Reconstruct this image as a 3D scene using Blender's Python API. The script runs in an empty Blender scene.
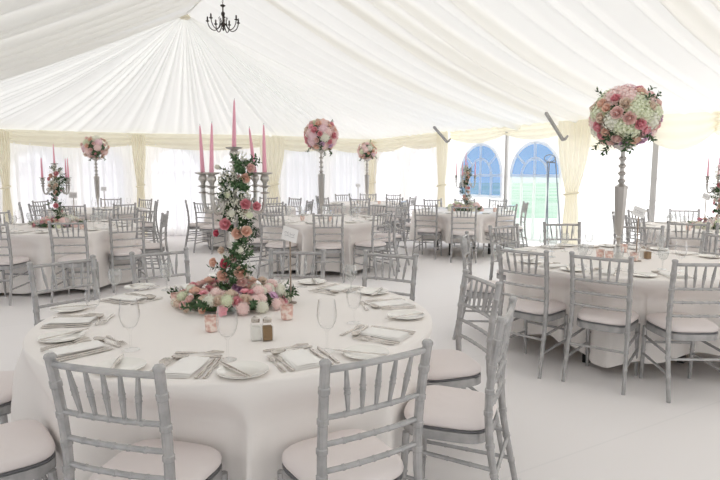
import bpy, math, random
from mathutils import Vector, Matrix, noise
PI = math.pi
sc = bpy.context.scene
col = sc.collection
random.seed(7)
# ------------------------------------------------------------------ camera, world, exposure
F_PX, CAM_H = 578.0, 1.48
PITCH = math.atan(69.5 / F_PX)
cd = bpy.data.cameras.new('camera'); cam = bpy.data.objects.new('camera', cd); col.objects.link(cam)
cam.location = (0, 0, CAM_H); cam.rotation_euler = (PI/2 - PITCH, 0, 0)
cd.sensor_width = 36; cd.lens = F_PX / 720 * 36; cd.clip_start = 0.02; cd.clip_end = 300
sc.camera = cam
w = bpy.data.worlds.new('overcast_sky'); sc.world = w; w.use_nodes = True
bg = w.node_tree.nodes['Background']; bg.inputs[0].default_value = (0.935, 0.965, 1.0, 1); bg.inputs[1].default_value = 1.5
sc.view_settings.view_transform = 'Standard'; sc.view_settings.look = 'None'
sc.view_settings.gamma = 1; sc.view_settings.use_curve_mapping = False
sc.view_settings.exposure = -0.38
sd = bpy.data.lights.new('veiled_sun', 'SUN'); sd.energy = 5.0; sd.angle = math.radians(35); sd.color = (1, .98, .965)
so = bpy.data.objects.new('veiled_sun', sd); col.objects.link(so); so.rotation_euler = Vector((.50, .80, .42)).to_track_quat('Z', 'Y').to_euler()
sc.cycles.max_bounces = 14; sc.cycles.diffuse_bounces = 8; sc.cycles.transmission_bounces = 12; sc.cycles.transparent_max_bounces = 24
sc.cycles.sample_clamp_indirect = 6.0

def P(u, v, z):
    """where the ray of a photo pixel meets the height z"""
    a = (u-360)/F_PX; b = (240-v)/F_PX
    d = (a, math.cos(PITCH)+b*math.sin(PITCH), -math.sin(PITCH)+b*math.cos(PITCH))
    k = (z-CAM_H)/d[2]
    return (a*k, d[1]*k)

# ------------------------------------------------------------------ materials
def mat(name, color, rough=.5, metal=0., spec=.5, coat=0., bump=None, var=None, sub=0., trans=0., ior=1.45):
    m = bpy.data.materials.new(name); m.use_nodes = True
    nt = m.node_tree; b = nt.nodes['Principled BSDF']
    b.inputs['Base Color'].default_value = (*color, 1); b.inputs['Roughness'].default_value = rough
    b.inputs['Metallic'].default_value = metal; b.inputs['Specular IOR Level'].default_value = spec
    b.inputs['Coat Weight'].default_value = coat; b.inputs['Transmission Weight'].default_value = trans; b.inputs['IOR'].default_value = ior
    if var:   # (scale, second colour, amount)
        tc = nt.nodes.new('ShaderNodeTexCoord'); n = nt.nodes.new('ShaderNodeTexNoise'); n.inputs['Scale'].default_value = var[0]; n.inputs['Detail'].default_value = 3
        mx = nt.nodes.new('ShaderNodeMix'); mx.data_type = 'RGBA'
        mx.inputs['A'].default_value = (*color, 1); mx.inputs['B'].default_value = (*var[1], 1)
        rm = nt.nodes.new('ShaderNodeMapRange'); rm.inputs['From Min'].default_value = .4; rm.inputs['From Max'].default_value = .62; rm.inputs['To Max'].default_value = var[2]
        nt.links.new(tc.outputs['Object'], n.inputs['Vector']); nt.links.new(n.outputs['Fac'], rm.inputs['Value'])
        nt.links.new(rm.outputs['Result'], mx.inputs['Factor']); nt.links.new(mx.outputs['Result'], b.inputs['Base Color'])
    if bump:
        tc = nt.nodes.new('ShaderNodeTexCoord'); n = nt.nodes.new('ShaderNodeTexNoise'); n.inputs['Scale'].default_value = bump[0]
        bp = nt.nodes.new('ShaderNodeBump'); bp.inputs['Strength'].default_value = bump[1]; bp.inputs['Distance'].default_value = bump[2] if len(bump) > 2 else .005
        nt.links.new(tc.outputs['Object'], n.inputs['Vector']); nt.links.new(n.outputs['Fac'], bp.inputs['Height']); nt.links.new(bp.outputs['Normal'], b.inputs['Normal'])
    return m

def fabric(name, color, tl=.5, tr=0., tcol=None):
    """thin cloth: diffuse on the lit side, translucent to the other, a share open weave"""
    m = bpy.data.materials.new(name); m.use_nodes = True; nt = m.node_tree; nt.nodes.clear()
    o = nt.nodes.new('ShaderNodeOutputMaterial'); d = nt.nodes.new('ShaderNodeBsdfDiffuse'); t = nt.nodes.new('ShaderNodeBsdfTranslucent')
    d.inputs[0].default_value = (*color, 1); t.inputs[0].default_value = (*(tcol or color), 1)
    mx = nt.nodes.new('ShaderNodeMixShader'); mx.inputs[0].default_value = tl
    nt.links.new(d.outputs[0], mx.inputs[1]); nt.links.new(t.outputs[0], mx.inputs[2]); last = mx
    if tr:
        tp = nt.nodes.new('ShaderNodeBsdfTransparent'); m2 = nt.nodes.new('ShaderNodeMixShader'); m2.inputs[0].default_value = tr
        nt.links.new(mx.outputs[0], m2.inputs[1]); nt.links.new(tp.outputs[0], m2.inputs[2]); last = m2
    nt.links.new(last.outputs[0], o.inputs[0]); return m

def clear_film(name, color, gloss=.05, haze=0.):
    m = bpy.data.materials.new(name); m.use_nodes = True; nt = m.node_tree; nt.nodes.clear()
    o = nt.nodes.new('ShaderNodeOutputMaterial'); tp = nt.nodes.new('ShaderNodeBsdfTransparent'); tp.inputs[0].default_value = (*color, 1)
    g = nt.nodes.new('ShaderNodeBsdfGlossy'); g.inputs['Roughness'].default_value = .08
    fr = nt.nodes.new('ShaderNodeLayerWeight'); fr.inputs[0].default_value = .35
    mr = nt.nodes.new('ShaderNodeMapRange'); mr.inputs['To Min'].default_value = gloss; mr.inputs['To Max'].default_value = .7
    mx = nt.nodes.new('ShaderNodeMixShader')
    pw = nt.nodes.new('ShaderNodeMath'); pw.operation = 'POWER'; pw.inputs[1].default_value = 2.4; fr.inputs[0].default_value = .5
    nt.links.new(fr.outputs['Facing'], pw.inputs[0]); nt.links.new(pw.outputs[0], mr.inputs['Value']); nt.links.new(mr.outputs['Result'], mx.inputs[0])
    nt.links.new(tp.outputs[0], mx.inputs[1]); nt.links.new(g.outputs[0], mx.inputs[2]); last = mx
    if haze:
        t = nt.nodes.new('ShaderNodeBsdfTranslucent'); t.inputs[0].default_value = (.95, .97, .96, 1); m2 = nt.nodes.new('ShaderNodeMixShader'); m2.inputs[0].default_value = haze
        nt.links.new(mx.outputs[0], m2.inputs[1]); nt.links.new(t.outputs[0], m2.inputs[2]); last = m2
    nt.links.new(last.outputs[0], o.inputs[0]); return m

M = {}
M['roof'] = fabric('ivory_roof_lining', (.935, .93, .905), .27)
M['solid'] = fabric('thick_partition_cloth', (.92, .92, .92), .42)
M['shade_strip'] = fabric('shade_strip_cloth', (.90, .81, .60), .35)  # cream cloth of the added strips that hold light back above the lining
M['lined'] = fabric('cream_lined_wall', (.95, .93, .87), .42)
M['panel'] = fabric('white_tent_panel', (.95, .95, .95), .72)
M['sheer'] = fabric('white_sheer', (.965, .963, .985), .72, .035)
M['cream'] = fabric('cream_drape_cloth', (.93, .895, .78), .42)
M['cloth'] = mat('ivory_table_linen', (.89, .85, .825), .85, bump=(220, .15, .001))
M['napkin'] = mat('white_napkin_linen', (.90, .88, .86), .85, bump=(300, .2, .001))
M['silver_paint'] = mat('silver_painted_wood', (.46, .455, .455), .27, .4, bump=(60, .2, .002), var=(22, (.35, .35, .355), .7))
M['pad'] = mat('pale_seat_fabric', (.82, .755, .745), .8, bump=(14, .3, .01))
M['piping'] = mat('dark_seat_edge', (.14, .14, .15), .6)
M['steel'] = mat('polished_steel', (.60, .56, .52), .16, 1.)
M['pewter'] = mat('aged_silver', (.52, .50, .48), .3, .85, bump=(40, .4, .003))
M['china'] = mat('white_china', (.86, .84, .80), .15, coat=.5)
M['glass'] = clear_film('clear_glass', (.995, .995, .995), .012)
M['cutglass'] = clear_film('cut_glass', (.965, .97, .97), .12)
M['candle'] = mat('pink_candle_wax', (.85, .40, .51), .45)
M['wick'] = mat('candle_wick', (.05, .04, .04), .9)
M['leaf'] = mat('dark_green_leaf', (.035, .085, .03), .45, var=(20, (.08, .15, .06), .8))
M['stem'] = mat('green_stem', (.10, .16, .06), .6)
M['iron'] = mat('black_wrought_iron', (.045, .035, .03), .5, .4)
M['black'] = mat('black_table_leg', (.012, .012, .014), .5)
M['wood'] = mat('plywood_table_board', (.45, .33, .2), .6)
M['white_frame'] = mat('white_window_bar', (.88, .88, .88), .4)
M['grey_post'] = mat('brushed_tent_post', (.62, .61, .60), .45, .2)
M['brace'] = mat('weathered_steel_brace', (.36, .35, .345), .5, .3)
M['stand'] = mat('blue_grey_stand_tube', (.30, .34, .42), .4, .3)
M['card'] = mat('white_card', (.86, .85, .85), .6)
M['ink'] = mat('grey_ink', (.25, .24, .27), .7)
M['rod'] = mat('bronze_rod', (.34, .27, .22), .35, .6)
M['tealight'] = mat('rose_mercury_glass', (.70, .42, .36), .28, .35, coat=.4, bump=(90, .7, .004), var=(45, (.92, .80, .74), 1.))
M['salt'] = mat('salt_grains', (.85, .84, .80), .8)
M['pepper'] = mat('ground_pepper', (.30, .20, .11), .85, bump=(200, .5))
M['blue_pane'] = clear_film('blue_tinted_vinyl', (.20, .39, .68), .03, .06)
M['clear_pane'] = clear_film('clear_vinyl', (.80, .93, .86), .03, .05)
M['plain_pane'] = clear_film('clear_vinyl_plain', (.97, .95, .97), .03, .04)
M['grass'] = mat('pale_lawn', (.30, .46, .34), .9, var=(.25, (.52, .56, .52), 1.))
def bloom(name, c, c2): return mat(name, c, .6, var=(9, c2, 1.))
M['r_pink'] = bloom('pink_petal', (.84, .36, .44), (.88, .52, .54))
M['r_hot'] = bloom('deep_pink_petal', (.70, .10, .20), (.80, .25, .30))
M['r_peach'] = bloom('peach_petal', (.92, .63, .52), (.94, .76, .66))
M['r_cream'] = bloom('cream_petal', (.86, .78, .66), (.88, .70, .62))
M['r_lilac'] = bloom('lilac_petal', (.60, .36, .56), (.74, .52, .66))
M['r_blush'] = bloom('blush_petal', (.90, .63, .60), (.92, .76, .72))
M['h_pink'] = bloom('pale_pink_floret', (.90, .64, .62), (.92, .78, .75))
M['h_green'] = bloom('pale_green_floret', (.70, .76, .52), (.84, .85, .70))
M['h_white'] = bloom('white_floret', (.85, .84, .76), (.80, .80, .66))
M['h_lilac'] = bloom('mauve_floret', (.86, .60, .66), (.9, .74, .76))

# floor: pale vinyl carpet with laid seams
m = mat('pale_floor_carpet', (.80, .775, .765), .75, bump=(120, .2, .002)); M['floor'] = m
nt = m.node_tree; b = nt.nodes['Principled BSDF']
tc = nt.nodes.new('ShaderNodeTexCoord'); mp = nt.nodes.new('ShaderNodeMapping'); mp.inputs['Rotation'].default_value = (0, 0, math.radians(-30)); mp.inputs['Location'].default_value = (0, -.46, 0)
br = nt.nodes.new('ShaderNodeTexBrick'); br.offset = 0; br.inputs['Color1'].default_value = (.85, .82, .82, 1); br.inputs['Color2'].default_value = (.84, .81, .81, 1)
br.inputs['Mortar'].default_value = (.81, .785, .785, 1); br.inputs['Scale'].default_value = 1; br.inputs['Mortar Size'].default_value = .006
br.inputs['Brick Width'].default_value = 20; br.inputs['Row Height'].default_value = 1.48
nt.links.new(tc.outputs['Object'], mp.inputs['Vector']); nt.links.new(mp.outputs['Vector'], br.inputs['Vector']); nt.links.new(br.outputs['Color'], b.inputs['Base Color'])

# ------------------------------------------------------------------ mesh builder
class MB:
    def __init__(s): s.v = []; s.f = []; s.m = []; s.mats = []
    def mi(s, m):
        if m not in s.mats: s.mats.append(m)
        return s.mats.index(m)
    def add(s, vs, fs, m=None, M4=None):
        o = len(s.v); k = s.mi(m) if m else 0
        s.v += [tuple(M4 @ Vector(p)) for p in vs] if M4 is not None else [tuple(p) for p in vs]
        s.f += [tuple(i+o for i in f) for f in fs]; s.m += [k]*len(fs)
    def box(s, c, d, m=None, rz=0, M4=None):
        hx, hy, hz = d[0]/2, d[1]/2, d[2]/2; ca, sa = math.cos(rz), math.sin(rz)
        vs = []
        for z in (-hz, hz):
            for x, y in ((-hx, -hy), (hx, -hy), (hx, hy), (-hx, hy)):
                vs.append((c[0]+x*ca-y*sa, c[1]+x*sa+y*ca, c[2]+z))
        s.add(vs, [(0, 3, 2, 1), (4, 5, 6, 7), (0, 1, 5, 4), (1, 2, 6, 5), (2, 3, 7, 6), (3, 0, 4, 7)], m, M4)
    def tube(s, pts, r, n=8, m=None, M4=None, cap=True):
        pts = [Vector(p) for p in pts]; rs = r if isinstance(r, (list, tuple)) else [r]*len(pts)
        vs = []; fs = []; ref = None
        for i, p in enumerate(pts):
            t = (pts[min(i+1, len(pts)-1)] - pts[max(i-1, 0)]).normalized()
            if ref is None:
                ref = Vector((0, 0, 1)) if abs(t.z) < .9 else Vector((1, 0, 0))
            a = (ref - t*ref.dot(t)).normalized(); ref = a; bb = t.cross(a)
            for k in range(n):
                q = 2*PI*k/n; vs.append(p + (a*math.cos(q) + bb*math.sin(q))*rs[i])
        for i in range(len(pts)-1):
            for k in range(n):
                fs.append((i*n+k, i*n+(k+1) % n, (i+1)*n+(k+1) % n, (i+1)*n+k))
        if cap: fs += [tuple(range(n-1, -1, -1)), tuple((len(pts)-1)*n+k for k in range(n))]
        s.add(vs, fs, m, M4)
    def lathe(s, prof, n=20, m=None, c=(0, 0, 0), M4=None):
        vs = []; fs = []
        for r, z in prof:
            for k in range(n):
                q = 2*PI*k/n; vs.append((c[0]+r*math.cos(q), c[1]+r*math.sin(q), c[2]+z))
        for i in range(len(prof)-1):
            for k in range(n): fs.append((i*n+k, i*n+(k+1) % n, (i+1)*n+(k+1) % n, (i+1)*n+k))
        if prof[0][0] > 1e-4: fs.append(tuple(range(n-1, -1, -1)))
        if prof[-1][0] > 1e-4: fs.append(tuple((len(prof)-1)*n+k for k in range(n)))
        s.add(vs, fs, m, M4)
    def grid(s, fn, nu, nv, m=None):
        vs = [fn(i/nu, j/nv) for j in range(nv+1) for i in range(nu+1)]
        fs = [(j*(nu+1)+i, j*(nu+1)+i+1, (j+1)*(nu+1)+i+1, (j+1)*(nu+1)+i) for j in range(nv) for i in range(nu)]
        s.add(vs, fs, m)
    def mesh(s, name, mt=None, smooth=True):
        me = bpy.data.meshes.new(name); me.from_pydata(s.v, [], s.f)
        for x in (s.mats or [mt]): me.materials.append(M[x] if isinstance(x, str) else x)
        if s.mats: me.polygons.foreach_set('material_index', s.m)
        if smooth: me.polygons.foreach_set('use_smooth', [True]*len(s.f))
        me.update()
        return me
    def obj(s, name, mt=None, parent=None, smooth=True, edge=None):
        o = bpy.data.objects.new(name, s.mesh(name, mt, smooth)); col.objects.link(o)
        if smooth: flatten_sharp(o.data, edge or math.radians(32))
        if parent: o.parent = parent
        return o
def flatten_sharp(me, ang):
    import bmesh
    bm = bmesh.new(); bm.from_mesh(me)
    bmesh.ops.remove_doubles(bm, verts=bm.verts, dist=1e-6)
    for e in bm.edges:
        if len(e.link_faces) == 2 and e.calc_face_angle(0) > ang: e.smooth = False
    bm.to_mesh(me); bm.free()

LABELS = {}
def tag(o, label, cat, group=None, kind=None):
    if label:
        o['label'] = label
    if cat: o['category'] = cat
    if group: o['group'] = group
    if kind: o['kind'] = kind
    return o
def thing(name, loc=(0, 0, 0), rz=0):
    o = bpy.data.objects.new(name, None); col.objects.link(o); o.location = loc; o.rotation_euler = (0, 0, rz); o.empty_display_size = .1
    return o
def struct(o): o['kind'] = 'structure'; return o
KIDS = {}
def children(o):
    return [c for c in bpy.data.objects if c.parent == o]
def proto(o):
    """remember a built thing so that it can be copied"""
    def walk(x): return (x, [walk(c) for c in children(x)])
    return walk(o)
USED = set()
def put(pr, loc, rz=0, parent=None, scale=None, rot=None):
    root, kids = pr
    if root.name in USED or parent is not None or root.get('_p'):
        pass
    if root.name not in USED and parent is None:
        USED.add(root.name); o = root
    else:
        o = copy_tree(pr, parent)
    o.location = loc; o.rotation_euler = rot or (0, 0, rz)
    if scale: o.scale = (scale,)*3 if not isinstance(scale, tuple) else scale
    return o
def copy_tree(pr, parent):
    x, kids = pr
    c = x.copy(); col.objects.link(c); c.parent = parent
    for k in kids: copy_tree(k, c)
    return c

# ------------------------------------------------------------------ the marquee
def V2(a, b): return Vector((a[0], a[1])), Vector((b[0], b[1]))
APEX = (-2.73, 9.36, 3.9); RD = (.507, -.862)
def ridge(t): return (APEX[0]+RD[0]*t, APEX[1]+RD[1]*t, 3.9)
EL, ER = 2.27, 2.33
C0 = (-9.6, 9.2, EL); L1 = (C0[0]+RD[0]*12, C0[1]+RD[1]*12, EL)
C1 = (-7.16, 11.68, EL); C1b = (-4.91, 12.96, EL); C2 = (-2.15, 13.72, EL); C3 = (.36, 15.9, 2.28)
P1 = (2.05, 13.05, ER); P2 = (3.7, 10.05, ER); P3 = (5.42, 8.85, ER); P4 = (P3[0]+RD[0]*9, P3[1]+RD[1]*9, ER)

def lin(a, b, t): return tuple(a[i]+(b[i]-a[i])*t for i in range(len(a)))
def roof_strip(bays, name, seed):
    """bays: list of (ridge a, ridge b, eave a, eave b). One cloth with gathered pleats hanging under the slope."""
    rnd = random.Random(seed); mb = MB()
    rows = 22
    for ra, rb, ea, eb in bays:
        fan = .28 if ra == rb else 1.
        L = (Vector(eb)-Vector(ea)).length
        n = max(12, int(L/.022))
        # gathered pleat positions along this bay, in metres
        pls = []; x = rnd.uniform(.1, .3)
        while x < L-.05:
            big = rnd.random() < (.45 if fan < 1 else .6)
            pls.append((x, fan*(rnd.uniform(.15, .23) if big else rnd.uniform(.03, .06)), rnd.uniform(.055, .085) if big else rnd.uniform(.03, .05)))
            x += rnd.uniform(.26, .50)*(.62 if fan < 1 else 1)
        nrm = (Vector(eb)-Vector(ea)).cross(Vector(ra)-Vector(ea)).normalized()
        if nrm.z > 0: nrm = -nrm
        col0 = []
        for i in range(n+1):
            t = i/n; d = 0
            for (px, amp, wd) in pls:
                q = abs(t*L-px)/wd
                if q < 3.2: d += amp*math.exp(-q*q*.9)
            endw = min(1, min(t, 1-t)*L/.06)
            A = Vector(lin(ra, rb, t)); B = Vector(lin(ea, eb, t))
            for j in range(rows+1):
                s = j/rows
                amp = (.15+.85*min(1, s*2.2)) * (1-.35*s)
                sag = -(.10 if fan < 1 else .22)*math.sin(PI*s)*(.8+.2*math.sin(PI*t))
                p = A.lerp(B, s) + nrm*d*amp*endw + Vector((0, 0, sag))
                col0.append(tuple(p))
        o = len(mb.v); mb.v += col0
        for i in range(n):
            for j in range(rows):
                a = o+i*(rows+1)+j; mb.f.append((a, a+1, a+rows+2, a+rows+1)); mb.m.append(mb.mi('roof'))
        for (px_, amp, wd) in pls:      # added unseen strips above the big pleats, blocking light to darken them
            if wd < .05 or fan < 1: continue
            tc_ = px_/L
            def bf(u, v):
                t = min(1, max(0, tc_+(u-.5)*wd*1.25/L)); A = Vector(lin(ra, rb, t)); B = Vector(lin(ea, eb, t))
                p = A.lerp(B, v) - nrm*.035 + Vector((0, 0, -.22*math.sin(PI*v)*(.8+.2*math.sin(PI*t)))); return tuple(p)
            mb.grid(bf, 3, rows, 'shade_strip')
    ob = mb.obj(name, None, edge=PI)
    return ob
hip = [(APEX, APEX, C0, C1), (APEX, APEX, C1, C1b), (APEX, APEX, C1b, C2), (APEX, APEX, C2, C3), (APEX, APEX, C3, P1)]
bays = [(ridge(13.5), APEX, L1, C0)] + hip + [(APEX, ridge(3.6), P1, P2), (ridge(3.6), ridge(5.6), P2, P3), (ridge(5.6), ridge(13.5), P3, P4)]
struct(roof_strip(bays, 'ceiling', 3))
# peak cover where the pleats are gathered
mb = MB(); mb.lathe([(.02, .0), (.06, -.03), (.09, -.07), (.07, -.09), (.0001, -.10)], 16, c=(APEX[0], APEX[1], APEX[2]+.02)); struct(mb.obj('trim_1', 'cream'))
# ridge rope line of gathered cloth
mb = MB(); mb.tube([lin(ridge(0), ridge(13), k/30)[:2]+(3.885-.012*math.sin(k*1.7),) for k in range(31)], .014, 8); struct(mb.obj('trim_2', 'roof'))

mb = MB(); mb.box((0, 6, -.05), (26, 24, .1)); fl = mb.obj('floor', 'floor', smooth=False); struct(fl)
mb = MB(); mb.box((0, 20, -.25), (120, 120, .1)); struct(mb.obj('ground', 'grass', smooth=False))

def arch_wall(name, a, b, wins, mt='panel', top=None):
    """outer tent wall from a to b, with arched openings wins = [(s0, s1, sill, spring)] in metres along"""
    mb = MB(); A = Vector(a[:2]); B = Vector(b[:2]); L = (B-A).length; d = (B-A)/L
    ht = lambda s: a[2]+(b[2]-a[2])*s/L
    def q(s0, z00, z01, s1, z10, z11):
        p = A+d*s0; r = A+d*s1
        mb.add([(p.x, p.y, z00), (r.x, r.y, z10), (r.x, r.y, z11), (p.x, p.y, z01)], [(0, 1, 2, 3)])
    cur = 0
    for s0, s1, sill, spring in wins:
        q(cur, 0, ht(cur), s0, 0, ht(s0)); R = (s1-s0)/2; n = 16
        for k in range(n):
            x0 = -R*math.cos(PI*k/n); x1 = -R*math.cos(PI*(k+1)/n); z0 = spring+math.sqrt(max(0, R*R-x0*x0)); z1 = spring+math.sqrt(max(0, R*R-x1*x1))
            q(s0+R+x0, z0, ht(s0), s0+R+x1, z1, ht(s1)); q(s0+R+x0, 0, sill, s0+R+x1, 0, sill)
        cur = s1
    q(cur, 0, ht(cur), L, 0, ht(L))
    return mb
WN = [0]
def window(a, b, s0, s1, sill, spring, blue_to, mid_sill=None):
    """arched window: bars of the frame and panes, standing in the wall line"""
    WN[0] += 1
    A = Vector(a[:2]); d = (Vector(b[:2])-A).normalized(); R = (s1-s0)/2; cx = s0+R
    nn = Vector((-d.y, d.x))
    def W(s, z, off=0): p = A+d*s+nn*off; return (p.x, p.y, z)
    fr = MB()
    arc = lambda r, n=20: [W(cx-r*math.cos(PI*k/n), spring+r*math.sin(PI*k/n)) for k in range(n+1)]
    fr.tube([W(s0, sill)]+arc(R)+[W(s1, sill), W(s0, sill)], .034, 6)
    r2 = R*.52
    fr.tube([W(cx-r2, sill)]+arc(r2)+[W(cx+r2, sill)], .028, 6)
    fr.tube([W(cx, sill), W(cx, spring+R)], .030, 6); fr.tube([W(s0, spring), W(s1, spring)], .030, 6)
    for g in (40, 140): fr.tube([W(cx+r2*math.cos(math.radians(g)), spring+r2*math.sin(math.radians(g))), W(cx+R*math.cos(math.radians(g)), spring+R*math.sin(math.radians(g)))], .026, 6)
    o = fr.obj('window_%d' % WN[0], 'panel'); struct(o)
    pn = MB(); n = 20
    for k in range(n):
        x0 = -R*math.cos(PI*k/n); x1 = -R*math.cos(PI*(k+1)/n)
        pn.add([W(cx+x0, spring-.0, .004), W(cx+x1, spring, .004), W(cx+x1, spring+math.sqrt(max(0, R*R-x1*x1)), .004), W(cx+x0, spring+math.sqrt(max(0, R*R-x0*x0)), .004)], [(0, 1, 2, 3)], 'blue_pane' if blue_to is not None else 'plain_pane')
    lo = sill if blue_to is None else blue_to
    if blue_to is not None and blue_to < spring: pn.add([W(s0, blue_to, .004), W(s1, blue_to, .004), W(s1, spring, .004), W(s0, spring, .004)], [(0, 1, 2, 3)], 'blue_pane')
    top = spring if blue_to is None else min(blue_to, spring)
    if top > sill: pn.add([W(s0, sill, .004), W(s1, sill, .004), W(s1, top, .004), W(s0, top, .004)], [(0, 1, 2, 3)], 'clear_pane' if blue_to is not None else 'plain_pane')
    pn.obj('window_pane', None, o, smooth=False)
def at_u(a, b, u):
    """distance along a-b at which a photo column crosses the wall"""
    a2 = Vector(a[:2]); b2 = Vector(b[:2]); d = (b2-a2).normalized(); k = (u-360)/(F_PX*1.0)
    # x = k*(y*cos + ...) with small height term neglected at eye level
    kk = k*math.cos(PITCH)
    return (kk*a2.y-a2.x)/(d.x-kk*d.y)
def merge(name, mbs, mt):
    mb = MB()
    for x in mbs: mb.add(x.v, x.f)
    return struct(mb.obj(name, mt, smooth=False))
# back curtain wall: four bays, arched windows glow behind the sheer curtains
back = []
for a, b, ws in ((C0, C1, [(.6, 1.7), (2.1, 3.2)]), (C1, C1b, [(.25, 1.15), (1.4, 2.3)]), (C1b, C2, [(.35, 1.4), (1.75, 2.65)]), (C2, C3, [(.35, 1.45), (1.8, 2.9)]), (C3, P1, [(.3, 1.4), (1.8, 2.9)])):
    wl = [(s0, s1, .2, 1.5) for s0, s1 in ws]
    back.append(arch_wall('wall', a, b, wl))
    for s0, s1, si, sp in wl: window(a, b, s0, s1, si, sp, None)
merge('wall_back', back, 'lined')
merge('wall_left', [arch_wall('w', L1, C0, [(6.5, 7.8, .2, 1.5), (9, 10.3, .2, 1.5)])], 'panel')
# gable behind the photographer
mb = MB(); G = ridge(13.5); mb.add([(L1[0], L1[1], 0), (P4[0], P4[1], 0), (P4[0], P4[1], P4[2]), (G[0], G[1], G[2]), (L1[0], L1[1], L1[2])], [(0, 1, 2, 3, 4)]); struct(mb.obj('wall_front', 'solid', smooth=False))
for s0 in (6.5, 9): window(L1, C0, s0, s0+1.3, .2, 1.5, None)
w1 = (at_u(P1, P2, 461), at_u(P1, P2, 502)); w2 = (at_u(P1, P2, 511), at_u(P1, P2, 561))
win = [(w1[0], w1[1], .95, 1.38), (w2[0], w2[1], .18, 1.38)]
merge('wall_right', [arch_wall('w', P1, P2, win), arch_wall('w', P2, P3, []), arch_wall('w', P3, P4, [])], 'panel')
window(P1, P2, w1[0], w1[1], .95, 1.38, .96); window(P1, P2, w2[0], w2[1], .18, 1.38, 1.36)

def inward(a, b):
    d = (Vector(b[:2])-Vector(a[:2])).normalized(); n = Vector((-d.y, d.x)); mid = (Vector(a[:2])+Vector(b[:2]))/2
    return n if n.dot(Vector((0, 4))-mid) > 0 else -n
def sheer(a, b, seed, s0=0, s1=None, off=.12, name='sheer_curtain', mt='sheer', z1=None, z0=.01):
    rnd = random.Random(seed); A = Vector(a[:2]); d = (Vector(b[:2])-A); L = d.length; d = d/L; n = inward(a, b); s1 = s1 or L
    ph = [rnd.uniform(0, 6) for _ in range(4)]
    mb = MB(); nu = max(8, int((s1-s0)/.022)); zt = z1 or a[2]
    def fn(u, v):
        s = s0+(s1-s0)*u; k = .6+.4*v
        o = off+(.022*math.sin(s*38+ph[0]+1.5*math.sin(s*5+ph[1]))+.014*math.sin(s*71+ph[2]))*k
        p = A+d*s+n*o; return (p.x, p.y, zt+(z0-zt)*v)
    mb.grid(fn, nu, 8); return mb.obj(name, mt, edge=PI)
bay_words = ['by the corner nearest the table with tall pink candles', 'behind the candelabra table of the long curtain wall', 'in the middle of the long curtain wall', 'at the deep corner', 'between the deep corner and the windows']
for k, (a, b) in enumerate(((C0, C1), (C1, C1b), (C1b, C2), (C2, C3), (C3, P1))):
    tag(sheer(a, b, 20+k), 'white sheer pleated curtain over arched panels ' + ['beyond the long curtain wall end', 'behind the candelabra and sign-card tables', 'behind the front table candelabra', 'behind the middle flower ball table', 'between deep corner and arched blue windows'][k], 'curtain', 'sheer wall curtains')
tag(sheer(L1, C0, 40), 'white sheer pleated curtain along the side wall of the marquee', 'curtain', 'sheer wall curtains')

def valance(a, b, seed, drop, ends, scal, label, name='swag_valance', off=.15, n_swag=2):
    """gathered cream swag below the eave"""
    rnd = random.Random(seed); A = Vector(a[:2]); d = (Vector(b[:2])-A); L = d.length; d = d/L; n = inward(a, b)
    mb = MB(); nu = int(L/.04); nv = 26; ph = rnd.uniform(0, 6)
    def fn(u, v):
        s = L*u; q = (u*n_swag) % 1.0; q = 1 if u == 1 else q; sw = math.sin(PI*q)**.8
        bot = ends+scal*sw
        z = a[2]+(b[2]-a[2])*u+.02-drop*0-(bot)*v
        fold = .026*math.sin(v*18+ph+sw*2.2)*min(1, v*5)
        p = A+d*s+n*(off+.035*sw*math.sin(PI*v)+fold); return (p.x, p.y, z)
    mb.grid(fn, nu, nv); o = mb.obj(name, 'cream', edge=PI); tag(o, label, 'valance', 'cream swag valances under the eaves'); return o
valance(C0, C1, 1, 0, .22, .10, 'cream gathered eave swag beyond the long curtain wall end')
valance(C1, C1b, 2, 0, .24, .10, 'cream gathered eave swag above the candelabra by the curtain wall', n_swag=1)
valance(C1b, C2, 3, 0, .24, .12, 'cream gathered eave swag behind the front table candles', n_swag=1)
valance(C2, C3, 4, 0, .24, .12, 'cream gathered eave swag above the middle flower balls')
valance(C3, P1, 5, 0, .24, .12, 'cream gathered eave swag between deep corner and windows')
valance(P1, P2, 6, 0, .17, .14, 'thin cream eave swag over the two arched blue windows', off=.05)
valance(P2, P3, 7, 0, .24, .32, 'deep scalloped cream swag beside the largest flower ball', n_swag=2)
valance(P3, P4, 8, 0, .30, .26, 'deep scalloped cream swag along the plain white side wall', n_swag=6)
valance(L1, C0, 9, 0, .24, .12, 'cream gathered eave swag along the side wall', n_swag=8)

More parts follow.
